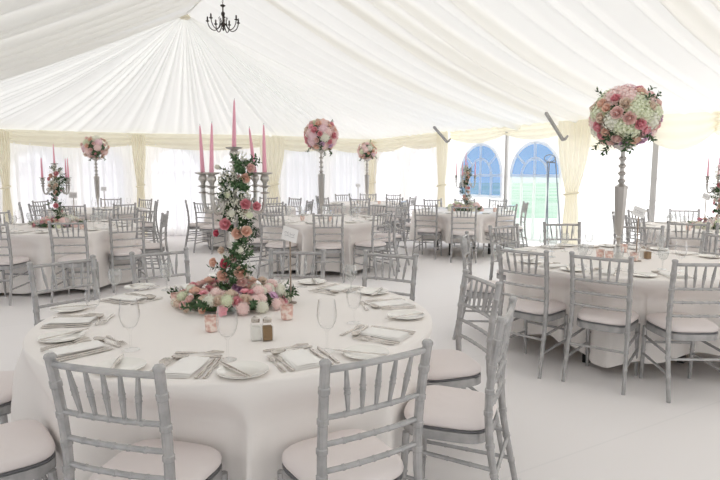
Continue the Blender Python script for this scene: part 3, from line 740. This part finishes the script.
for pr, u, t, hh, lab, dy in ((CARD2, 75, 5, 1, 'white card on a rod beside the curtain wall candelabra', .25), (CARD2, 105, 6, 1, 'white card on a rod beside the curtain wall flower ball stand', -.25), (CARD2, 358, 8, 1, 'small white card on a rod beside the smallest flower ball stand', -.1), (CARD3, 636, 2, 1, 'tilted white card on a rod under the big flower ball', -.12), (CARD3, 704, 9, 1, 'tilted white card on a rod beside the white wall candelabra', 0)):
    y = TC[t][1]+dy; x = (u-360)/F_PX*(y*math.cos(PITCH)+.085); tag(put(pr, (x, y, TZ), 0), lab, 'card holder', 'table cards on rods')

# ------------------------------------------------------------------ flowers
def petal(mb, M4, L, W, cup, curl, m=None, nu=4, nv=4):
    vs = []
    for j in range(nv+1):
        t = j/nv; w_ = W*math.sin(PI*(.12+.80*t)**.9)
        for i in range(nu+1):
            s = (i/nu-.5)*2
            vs.append((s*w_*.5, L*t*math.cos(cup*t)-0, L*t*math.sin(cup*t)*1.0+cup*.15*W*s*s - curl*L*max(0, t-.6)**1*(1.)))
    fs = [(j*(nu+1)+i, j*(nu+1)+i+1, (j+1)*(nu+1)+i+1, (j+1)*(nu+1)+i) for j in range(nv) for i in range(nu)]
    mb.add(vs, fs, m, M4)
def rose_mesh(mt, openness=1.):
    """a rose of unit radius, facing +Z"""
    mb = MB(); rnd = random.Random(5)
    # ring of overlapping cupped petals, outer to inner
    for ring, (rr, hh, npet, lean) in enumerate(((1.0, .34, 5, .30), (.86, .52, 5, .20), (.68, .68, 5, .12), (.50, .80, 4, .05), (.34, .88, 3, .0), (.20, .94, 3, -.1))):
        for k in range(npet):
            g0 = 2*PI*(k+ring*.37)/npet; wid = 2*PI/npet*.72; vs = []; nu, nv = 5, 4
            for j in range(nv+1):
                t = j/nv; r = rr*(.35+.65*math.sin(t*PI/2)**.7)*(1+lean*t*t*.6); z = -.35+(hh+.35)*t-lean*.35*max(0, t-.6)
                for i in range(nu+1):
                    s = (i/nu-.5)*2; g = g0+s*wid*(1-.25*t*t); dip = (1-abs(s)**2.5*.25*t)
                    r2 = r*(1-.10*s)
                    vs.append((r2*math.cos(g), r2*math.sin(g), -.35+(z+.35)*dip))
            mb.add(vs, [(j*(nu+1)+i, j*(nu+1)+i+1, (j+1)*(nu+1)+i+1, (j+1)*(nu+1)+i) for j in range(nv) for i in range(nu)])
    mb.lathe([(.5, -.35), (.42, .2), (.22, .6), (.12, .86), (.0001, .9)], 8)
    return mb.mesh('rose', mt)
def anemone_mesh(mt):
    mb = MB()
    for ring, n_, tilt in ((0, 6, .25), (1, 5, .75)):
        for k in range(n_):
            q = Matrix.Rotation(2*PI*(k+ring*.5)/n_, 4, 'Z') @ Matrix.Translation((0, .06, 0)); petal(mb, q, 1.0-.25*ring, .95, tilt, .35)
    mb.lathe([(.26, 0), (.26, .18), (.15, .28), (.0001, .3)], 10)
    return mb.mesh('open_flower', mt)
def hyd_mesh(mt, n_=60, seed=3):
    """hydrangea head: dome of four-petalled florets, unit radius"""
    mb = MB(); rnd = random.Random(seed)
    mb.lathe([(.0001, -.45), (.6, -.35), (.82, .0), (.7, .45), (.4, .72), (.0001, .82)], 12)
    for k in range(n_):
        zz = 1-1.35*(k+.5)/n_; rr = math.sqrt(max(0, 1-zz*zz)); g = k*2.39996
        nrm = Vector((rr*math.cos(g), rr*math.sin(g), zz)); p = nrm*rnd.uniform(.88, .99)
        q = Matrix.Translation(p) @ nrm.to_track_quat('Z', 'Y').to_matrix().to_4x4() @ Matrix.Rotation(rnd.uniform(0, 6), 4, 'Z')
        s = .17
        for a in range(4):
            q2 = q @ Matrix.Rotation(a*PI/2, 4, 'Z'); mb.add([(0, 0, 0), (s*.55, s*.5, .03), (0, s*1.15, .045), (-s*.55, s*.5, .03)], [(0, 1, 2, 3)], None, q2)
    return mb.mesh('hydrangea', mt, smooth=False)
def leaf_vs(L, W):
    return [(0, 0, 0), (-W*.42, L*.3, .06*L), (0, L*.32, .0), (W*.42, L*.3, .06*L), (-W*.40, L*.62, .04*L), (0, L*.64, .02*L), (W*.40, L*.62, .04*L), (0, L, -.08*L)], [(0, 2, 1), (0, 3, 2), (1, 2, 5, 4), (2, 3, 6, 5), (4, 5, 7), (5, 6, 7)]
def sprig_mesh(seed, nl=15, L=1.):
    mb = MB(); rnd = random.Random(seed); pts = [Vector((0, 0, 0))]; d = Vector((0, 0, 1))
    for k in range(6): d = (d+Vector((rnd.uniform(-.25, .25), rnd.uniform(-.25, .25), 0))).normalized(); pts.append(pts[-1]+d*L/6)
    mb.tube(pts, [.018]*6+[.006], 5, 'stem')
    for k in range(nl):
        t = .15+.85*k/(nl-1); x = t*6; i = min(5, int(x)); p = pts[i].lerp(pts[i+1], x-i)
        g = k*2.4+rnd.uniform(-.3, .3); el = .5+rnd.uniform(-.25, .35)
        q = Matrix.Translation(p) @ Matrix.Rotation(g, 4, 'Z') @ Matrix.Rotation(el, 4, 'X'); v_, f_ = leaf_vs(.34, .17); mb.add(v_, f_, 'leaf', q)
    return mb.mesh('leaf_sprig', None, smooth=False)
def gyp_mesh(seed):
    """gypsophila cloud: fine stems ending in tiny white flowers"""
    mb = MB(); rnd = random.Random(seed)
    for k in range(34):
        d = Vector((rnd.gauss(0, .5), rnd.gauss(0, .5), rnd.uniform(.2, 1))).normalized()*rnd.uniform(.6, 1)
        mb.tube([(0, 0, 0), d*.5+Vector((0, 0, .05)), d], .006, 3, 'stem')
        q = Matrix.Translation(d); mb.lathe([(.0001, -.05), (.055, -.01), (.04, .045), (.0001, .05)], 5, 'h_white', M4=q)
    return mb.mesh('gypsophila', None, smooth=False)
FM = {k: rose_mesh(k) for k in ('r_pink', 'r_hot', 'r_peach', 'r_cream', 'r_lilac', 'r_blush')}
AN = {k: anemone_mesh(k) for k in ('r_pink', 'r_lilac')}
HM = {k: hyd_mesh(k) for k in ('h_pink', 'h_green', 'h_white', 'h_lilac')}
SP = [sprig_mesh(s) for s in (1, 2, 3)]; GY = [gyp_mesh(s) for s in (1, 2)]
def part(me, name, parent, p, nrm, s, spin=0):
    o = bpy.data.objects.new(name, me); col.objects.link(o); o.parent = parent
    o.location = p; q = Vector(nrm).normalized().to_track_quat('Z', 'Y') @ Matrix.Rotation(spin, 3, 'Z').to_quaternion()
    o.rotation_mode = 'QUATERNION'; o.rotation_quaternion = q; o.scale = (s, s, s); return o
NAMES = {'r_pink': 'rose', 'r_hot': 'rose', 'r_peach': 'rose', 'r_cream': 'rose', 'r_lilac': 'lisianthus', 'r_blush': 'rose'}
LBL = {'r_pink': 'pink rose', 'r_hot': 'deep pink rose', 'r_peach': 'peach rose', 'r_cream': 'cream rose', 'r_lilac': 'lilac bloom', 'r_blush': 'blush rose', 'h_pink': 'pale pink hydrangea', 'h_green': 'pale green hydrangea', 'h_white': 'white hydrangea', 'h_lilac': 'mauve hydrangea'}
def ball(root, c, R, seed, n=70, bits=1.0, hyd=.36, leaves=10):
    rnd = random.Random(seed); hyd = .5 if R > .265 else hyd
    mb = MB(); mb.lathe([(R*.72*math.sin(PI*k/12)+.0001, -R*.72*math.cos(PI*k/12)*.88) for k in range(13)], 20, c=c); mb.obj('moss_core', 'leaf', root)
    pts = []
    for k in range(n):
        z = 1-2*(k+.5)/n; r = math.sqrt(1-z*z); g = k*2.39996+seed; d = Vector((r*math.cos(g), r*math.sin(g), z))
        x = rnd.random()
        if x < hyd: kk = rnd.choice(['h_pink', 'h_green', 'h_white', 'h_pink', 'h_pink', 'h_green', 'h_white', 'h_lilac']); me = HM[kk]; nm = 'hydrangea'; s = R*.31
        elif x < hyd+.06: kk = rnd.choice(['r_pink', 'r_lilac']); me = AN[kk]; nm = 'lisianthus'; s = R*.17
        else: kk = rnd.choice(['r_pink', 'r_peach', 'r_blush', 'r_cream', 'r_blush', 'r_peach', 'r_pink', 'r_cream', 'r_peach', 'r_blush']); me = FM[kk]; nm = NAMES[kk]; s = R*rnd.uniform(.095, .165)
        flat = Vector((d.x, d.y, d.z*.90)); q = R*(.72 if nm == 'hydrangea' else .92)
        o = part(me, nm, root, Vector(c)+flat*q*rnd.uniform(.97, 1.04), d, s, rnd.uniform(0, 6)); o['label'] = LBL[kk]
    for k in range(leaves):
        g = rnd.uniform(0, 6.28); z = rnd.choice([rnd.uniform(-.85, -.5), rnd.uniform(-.85, -.5), rnd.uniform(.3, .95)]); r = math.sqrt(1-z*z); d = Vector((r*math.cos(g), r*math.sin(g), z))
        part(rnd.choice(SP), 'leaf_sprig', root, Vector(c)+d*R*.75, d+Vector((0, 0, -.3 if z < 0 else .1)), R*(.5 if z < 0 else .42), g)
def tall_stand(x, y, H, label, s=1.):
    root = thing('tall_vase_stand', (x, y, TZ))
    mb = MB(); mb.lathe([(.0001, 0), (.095, 0), (.095, .008), (.05, .018), (.022, .04), (.014, .06), (.014, .10), (.022, .112), (.014, .124), (.016, .16), (.024, .175), (.016, .19)], 24, c=(0, 0, 0)); mb.obj('base', 'pewter', root)
    mb = MB(); mb.lathe([(.016, .19), (.026, .21), (.036, .24), (.052, H*.62), (.056, H*.64), (.030, H*.655)], 8); mb.obj('fluted_column', 'pewter', root, edge=.3)
    mb = MB(); pr = [(.030, H*.655)]
    for k in range(4):
        z = H*(.67+.065*k); pr += [(.018, z), (.030, z+.012), (.032, z+.022), (.018, z+.034)]
    pr += [(.016, H*.94), (.030, H*.955), (.075, H*.985), (.085, H), (.06, H+.002), (.0001, H-.02)]
    mb.lathe(pr, 20); mb.obj('turned_neck', 'pewter', root)
    tag(root, label, 'flower stand', 'tall silver flower stands'); return root
for t, u, vc, R, dy, seed, n, lab in ((2, 625, 117, .27, 0, 11, 84, 'big'), (3, 321, 135, .26, 0, 12, 64, 'middle'), (6, 95, 147.5, .235, 0, 13, 46, 'curtain wall'), (8, 367, 151, .22, 0, 14, 40, 'smallest')):
    cx, cy, _ = TC[t]; y = cy+dy; dep = y*math.cos(PITCH); b = (240-vc)/F_PX
    # height of the ball centre above its own table
    zc = CAM_H+y*(-math.sin(PITCH)+b*math.cos(PITCH))/(math.cos(PITCH)+b*math.sin(PITCH)); x = (u-360)/F_PX*(y/(math.cos(PITCH)+b*math.sin(PITCH)))
    H = zc-R*.82-TZ
    xs = x
    tall_stand(xs, y, H, 'tall silver turned stand carrying the %s flower ball' % lab)
    root = thing('flower_ball', (xs, y, TZ+H)); ball(root, (0, 0, zc-TZ-H), R, seed, n, leaves=14 if t == 2 else 6)
    tag(root, {'big': 'largest round ball of pink, peach and green blooms on a silver stand', 'middle': 'medium flower ball of pink roses and white hydrangeas beside the tall candles', 'curtain wall': 'flower ball of pink and cream blooms before the long curtain wall', 'smallest': 'smallest pink and white flower ball, before the deep curtain corner'}[lab], 'flower arrangement', 'flower balls on tall stands')

# ------------------------------------------------------------------ candelabra
def make_candle(L=.25):
    root = thing('taper_candle')
    mb = MB(); mb.lathe([(.0001, 0), (.0115, 0), (.012, .01), (.0085, L*.6), (.005, L-.02), (.0025, L-.004), (.0001, L)], 12); mb.obj('wax', 'candle', root)
    mb = MB(); mb.tube([(0, 0, L-.004), (.001, 0, L+.006)], .0008, 4); mb.obj('wick', 'wick', root)
    return root
CAND = proto(make_candle())
def cup(mb, c, s=1.):
    mb.lathe([(.006*s, -.055*s), (.012*s, -.05*s), (.026*s, -.045*s), (.008*s, -.040*s), (.010*s, -.030*s), (.019*s, -.018*s), (.017*s, -.006*s), (.012*s, 0), (.030*s, .006*s), (.033*s, .010*s), (.014*s, .012*s), (.0135*s, .003*s), (.0001, .003*s)], 16, c=c)
ARMS = None
def candelabra(x, y, H, armr, angs, label, zarm):
    """five-light candelabra; angs: compass angles of the side arms"""
    root = thing('candelabra', (x, y, TZ))
    mb = MB(); mb.lathe([(.0001, 0), (.085, 0), (.085, .010), (.06, .022), (.03, .04), (.016, .07), (.020, .10), (.012, .12), (.012, H*.35), (.020, H*.37), (.012, H*.39), (.011, H*.62), (.022, H*.65), (.026, H*.68), (.012, H*.71), (.010, H-.055)], 20); mb.obj('stem', 'pewter', root)
    mb = MB(); cup(mb, (0, 0, H), 1.4); mb.obj('candle_cup', 'pewter', root)
    spots = [(0, 0, H)]
    for g in angs:
        ex, ey = armr*math.cos(g), armr*math.sin(g)
        ar = MB(); pts = []
        for tr, dz in ((.05, -.150), (.15, -.128), (.28, -.118), (.42, -.135), (.55, -.165), (.68, -.192), (.80, -.200), (.91, -.188), (.98, -.155), (1., -.115), (1., -.05)):
            pts.append((armr*tr*math.cos(g), armr*tr*math.sin(g), zarm+dz))
        ar.lathe([(.0001, -.010), (.024, -.004), (.027, 0), (.012, .004), (.0001, .005)], 12, c=(ex, ey, zarm-.092))
        ar.tube(pts, [.009, .008, .008, .008, .009, .010, .010, .009, .009, .012, .010], 8)
        sp = [(armr*(.62+.10*math.cos(a)*(1-a/9))*math.cos(g), armr*(.62+.10*math.cos(a)*(1-a/9))*math.sin(g), zarm-.15+.034*math.sin(a)*(1-a/9)) for a in [i*.5 for i in range(15)]]
        ar.tube(sp, .005, 6); ar.obj('arm', 'pewter', root)
        c = MB(); cup(c, (ex, ey, zarm), 1.3); c.obj('candle_cup', 'pewter', root)
        spots.append((ex, ey, zarm))
    tag(root, label, 'candelabra', 'silver candelabras'); return spots
cx1, cy1 = P(238, 303, TZ)
H1 = .86
def zat(v, y): b = (240-v)/F_PX; return CAM_H+y*(-math.sin(PITCH)+b*math.cos(PITCH))/(math.cos(PITCH)+b*math.sin(PITCH))
H1 = zat(150, cy1)-TZ; za = zat(175, cy1)-TZ
ANG = [math.radians(a) for a in (188, 232, 8, 52)]
ANG = [math.radians(a) for a in (178, 240, -14, 62)]
sp1 = candelabra(cx1, cy1, H1, .172, ANG, 'silver five-light candelabra wrapped in flowers on the front table', za)
cl = ['tallest pink taper candle, centre top of the front candelabra', 'pink taper candle on the outermost curtain-side arm, front candelabra', 'pink taper candle on the curtain-side arm nearer the viewer, front candelabra', 'pink taper candle on the window-side arm of the front candelabra', 'leaning pink taper candle behind the garland, front candelabra']
for k, (sx, sy, sz) in enumerate(sp1):
    o = put(CAND, (cx1+sx, cy1+sy, TZ+sz+.003), 0, scale=(1, 1, 1.04), rot=(0, [.03, -.03, .035, 0, -.10][k], 0)); tag(o, cl[k], 'candle', 'pink taper candles')
for t, u, lab, H, zz, ar in ((5, 57, 'curtain wall', .80, .62, .17), (4, 465, 'window table', .80, .62, .17), (9, 719, 'white wall', .80, .64, .17)):
    y = TC[t][1]; x = (u-360)/F_PX*y; sps = candelabra(x, y, H, ar, [PI, 0, 1.2, 4.2], 'silver candelabra with garland on ' + TN[t], zz)
    for k, (sx, sy, sz) in enumerate(sps):
        tag(put(CAND, (x+sx, y+sy, TZ+sz+.003), 0), 'pink taper candle on the %s of the candelabra, %s' % (['top centre', 'curtain-side arm', 'window-side arm', 'rear arm', 'viewer-side arm'][k], TN[t]), 'candle', 'pink taper candles')

def garland(x, y, H, seed, dens, label, blooms=None, R=.055, s=1.):
    rnd = random.Random(seed); root = thing('flower_garland', (x, y, TZ))
    for k in range(dens):
        t = (k+.5)/dens; z = .06+(H-.10)*t; g = t*9+rnd.uniform(-1.6, 1.6)+seed; r = R*rnd.uniform(.35, .9)
        d = Vector((math.cos(g), math.sin(g), rnd.uniform(-.4, .9)))
        part(rnd.choice(SP), 'leaf_sprig', root, (r*math.cos(g)*.5-.022+.05*t, r*math.sin(g)*.5, z), d, rnd.uniform(.062, .10)*s, g)
    for k in range(dens//3):
        z = H*rnd.uniform(.6, .98) if k % 5 else H*rnd.uniform(.1, .5); g = rnd.uniform(3.3, 6.2)
        part(rnd.choice(GY), 'gypsophila', root, (.02*math.cos(g), .02*math.sin(g), z), (math.cos(g), math.sin(g), .3), .075*s, g)
    if blooms is None:
        blooms = [(rnd.uniform(-.05, .05), rnd.uniform(.1, .95)*H, rnd.choice(['r_peach', 'r_pink', 'r_blush', 'r_cream', 'r_peach']), rnd.uniform(.028, .04)) for _ in range(11)]
    for bx_, bz, kk, bs in blooms:
        d = Vector((bx_*5, -1, rnd.uniform(-.1, .4)))
        me = HM[kk] if kk[0] == 'h' else FM[kk]
        o = part(me, 'hydrangea' if kk[0] == 'h' else NAMES[kk], root, (bx_, -.065, bz), d, bs*.72, rnd.uniform(0, 6)); o['label'] = LBL[kk]
    for k in range(7):   # blooms on the side away from the camera as well
        kk = rnd.choice(['r_peach', 'r_pink', 'r_blush']); g = rnd.uniform(.3, 2.8); o = part(FM[kk], 'rose', root, (.05*math.cos(g), .05*math.sin(g), H*rnd.uniform(.15, .9)), (math.cos(g), math.sin(g), .1), .023, 0); o['label'] = LBL[kk]
    tag(root, label, 'garland', 'flower garlands twined up the candelabras'); return root
bl = []
for u, v, kk, s_ in ((226, 224, 'r_pink', .038), (238, 233, 'r_peach', .036), (247, 231, 'r_peach', .034), (246, 204, 'r_pink', .033), (257, 206, 'r_pink', .028), (246, 178, 'r_peach', .03), (251, 168, 'r_blush', .028),
        (217, 233, 'r_hot', .022), (226, 263, 'r_hot', .034), (214, 262, 'r_peach', .03), (223, 275, 'r_peach', .036), (241, 272, 'r_peach', .040), (242, 281, 'r_blush', .034), (238, 288, 'r_lilac', .036), (222, 250, 'r_cream', .024), (240, 250, 'h_white', .034), (232, 213, 'h_white', .03), (250, 215, 'h_green', .028), (228, 195, 'h_green', .026), (218, 167, 'h_white', .02), (233, 258, 'r_blush', .026)):
    yy = cy1-.05; bl.append(((u-360)/F_PX*(yy/(math.cos(PITCH)+(240-v)/F_PX*math.sin(PITCH)))-cx1, zat(v, yy)-TZ, kk, s_))
garland(cx1, cy1, H1-.02, 3, 100, 'leafy garland of pink and peach roses twined up the front candelabra', bl, R=.085)
for t, u in ((5, 57), (4, 465), (9, 719)):
    y = TC[t][1]; garland((u-360)/F_PX*y, y, .78, 7+t, 46, 'leafy rose garland twined up the candelabra of ' + TN[t], s=1.15)

def ring(x, y, a, b_, n, seed, label, hs=.055):
    """low wreath of blooms lying round a candelabra foot"""
    rnd = random.Random(seed); root = thing('flower_ring', (x, y, TZ))
    mb = MB(); mb.tube([(a*math.cos(g), b_*math.sin(g), .028) for g in [2*PI*k/28 for k in range(29)]], .024, 8); mb.obj('moss_base', 'leaf', root)
    for k in range(n):
        g = 2*PI*k*.618; j = k % 4; rr = [.98, 1.34, .70, 1.2][j]; z = [.095, .026, .064, .064][j]+rnd.uniform(-.004, .010)
        d = Vector((math.cos(g)*[.1, 1, -.6, .7][j], math.sin(g)*[.1, 1, -.6, .7][j], [1, .35, .8, .8][j]))
        q = rnd.random()
        if q < .34: kk = rnd.choice(['h_pink', 'h_green', 'h_white', 'h_pink', 'h_white', 'h_pink']); me = HM[kk]; nm = 'hydrangea'; s = hs*rnd.uniform(.75, 1.0)
        elif q < .44: kk = rnd.choice(['r_pink', 'r_pink', 'r_lilac']); me = AN[kk]; nm = 'lisianthus'; s = .030
        else: kk = rnd.choice(['r_pink', 'r_peach', 'r_blush', 'r_blush', 'r_cream', 'r_cream', 'r_blush', 'r_peach', 'r_pink', 'r_lilac']); me = FM[kk]; nm = NAMES[kk]; s = rnd.uniform(.019, .030)
        o = part(me, nm, root, (a*rr*math.cos(g), b_*rr*math.sin(g), z), d, s, rnd.uniform(0, 6)); o['label'] = LBL[kk]
    for k in range(16):
        g = rnd.uniform(0, 6.28); part(rnd.choice(SP), 'leaf_sprig', root, (a*1.25*math.cos(g), b_*1.25*math.sin(g), .035), (math.cos(g), math.sin(g), rnd.uniform(.1, .8)), .085, g)
    tag(root, label, 'flower arrangement', 'flower rings round the candelabra feet')
ring(cx1-.025, cy1-.03, .218, .195, 99, 5, 'ring of pink, cream and peach blooms around the front candelabra foot', .037)
for t, u in ((5, 57), (4, 465), (9, 719)):
    y = TC[t][1]; ring((u-360)/F_PX*y, y, .22, .17, 54, 30+t, 'ring of pink and cream blooms in the middle of ' + TN[t], .065)

# ------------------------------------------------------------------ chandelier and easel stand
y = 7.75; x = (223-360)/F_PX*(y/(math.cos(PITCH)+.39*math.sin(PITCH)))
zb = zat(31, y); zt_ = zat(5, y); H = zt_-zb
root = thing('chandelier', (x, y, zb))
mb = MB(); mb.lathe([(.0001, .0), (.012, .01), (.018, .03), (.008, .045), (.030, .07), (.036, .09), (.012, .115), (.010, H*.55), (.022, H*.62), (.026, H*.68), (.009, H*.76), (.009, H*.92), (.032, H*.96), (.034, H*.99), (.006, H+.01)], 14); mb.obj('stem', 'iron', root)
mb = MB(); top = zt_; zr = 3.80; k = 0; z = H+.01
while zb+z < zr:
    pts = [(.008*math.cos(a)*(1 if k % 2 else .15), .008*math.cos(a)*(.15 if k % 2 else 1), z+.014+.016*math.sin(a)) for a in [i*PI/4 for i in range(9)]]; mb.tube(pts, .0022, 5); z += .025; k += 1
mb.obj('chain', 'iron', root)
for k in range(8):
    g = 2*PI*k/7+.5; R = .20
    ar = MB(); pts = [(.02*math.cos(g), .02*math.sin(g), .09)]
    for rr, zz in ((.20, .075), (.32, .035), (.46, .012), (.60, .006), (.74, .018), (.87, .042), (.96, .078), (1., .12)):
        pts.append((R*rr*math.cos(g), R*rr*math.sin(g), zz))
    ar.tube(pts, .006, 6)
    ar.tube([(R*.45*math.cos(g), R*.45*math.sin(g), .02), (R*.28*math.cos(g), R*.28*math.sin(g), .05), (R*.2*math.cos(g), R*.2*math.sin(g), .12), (R*.30*math.cos(g), R*.30*math.sin(g), .17)], .004, 5)
    ao = ar.obj('arm', 'iron', root)
    e = pts[-1]; c = MB(); c.lathe([(.004, -.01), (.022, .0), (.024, .006), (.010, .010), (.010, .05), (.008, .055), (.0001, .062)], 10, c=(e[0], e[1], e[2])); c.obj('candle_cup', 'iron', ao)
tag(root, 'black wrought iron chandelier hanging from the pleated roof peak', 'chandelier')

yb = 9.1
def px(u, v, yy): b = (240-v)/F_PX; return ((u-360)/F_PX*(yy/(math.cos(PITCH)+b*math.sin(PITCH))), yy, zat(v, yy))
root = thing('tripod_stand', ((549-360)/F_PX*yb, yb, 0)); ox, oy = root.location[0], yb
zt_ = zat(157, yb)
for k, (bx_, by_, tx) in enumerate(((-.03, -.15, -.05), (.02, .22, -.02), (.24, -.02, .07))):
    mb = MB(); mb.tube([(bx_, by_, 0), (tx, 0, zt_-.08 if k < 2 else zt_)], .009, 8); mb.obj('leg', 'stand', root)
mb = MB(); mb.tube([(-.02+.085*math.cos(a), -.01, zt_-.02+.055*math.sin(a)) for a in [i*PI/8 for i in range(17)]], .007, 6); mb.obj('top_ring', 'stand', root)
mb = MB(); mb.tube([(-.07, 0, zt_-.085), (.07, 0, zt_-.085)], .009, 6); mb.obj('cross_bar', 'stand', root)
tag(root, 'tall thin blue-grey tripod stand before the second arched window', 'stand')
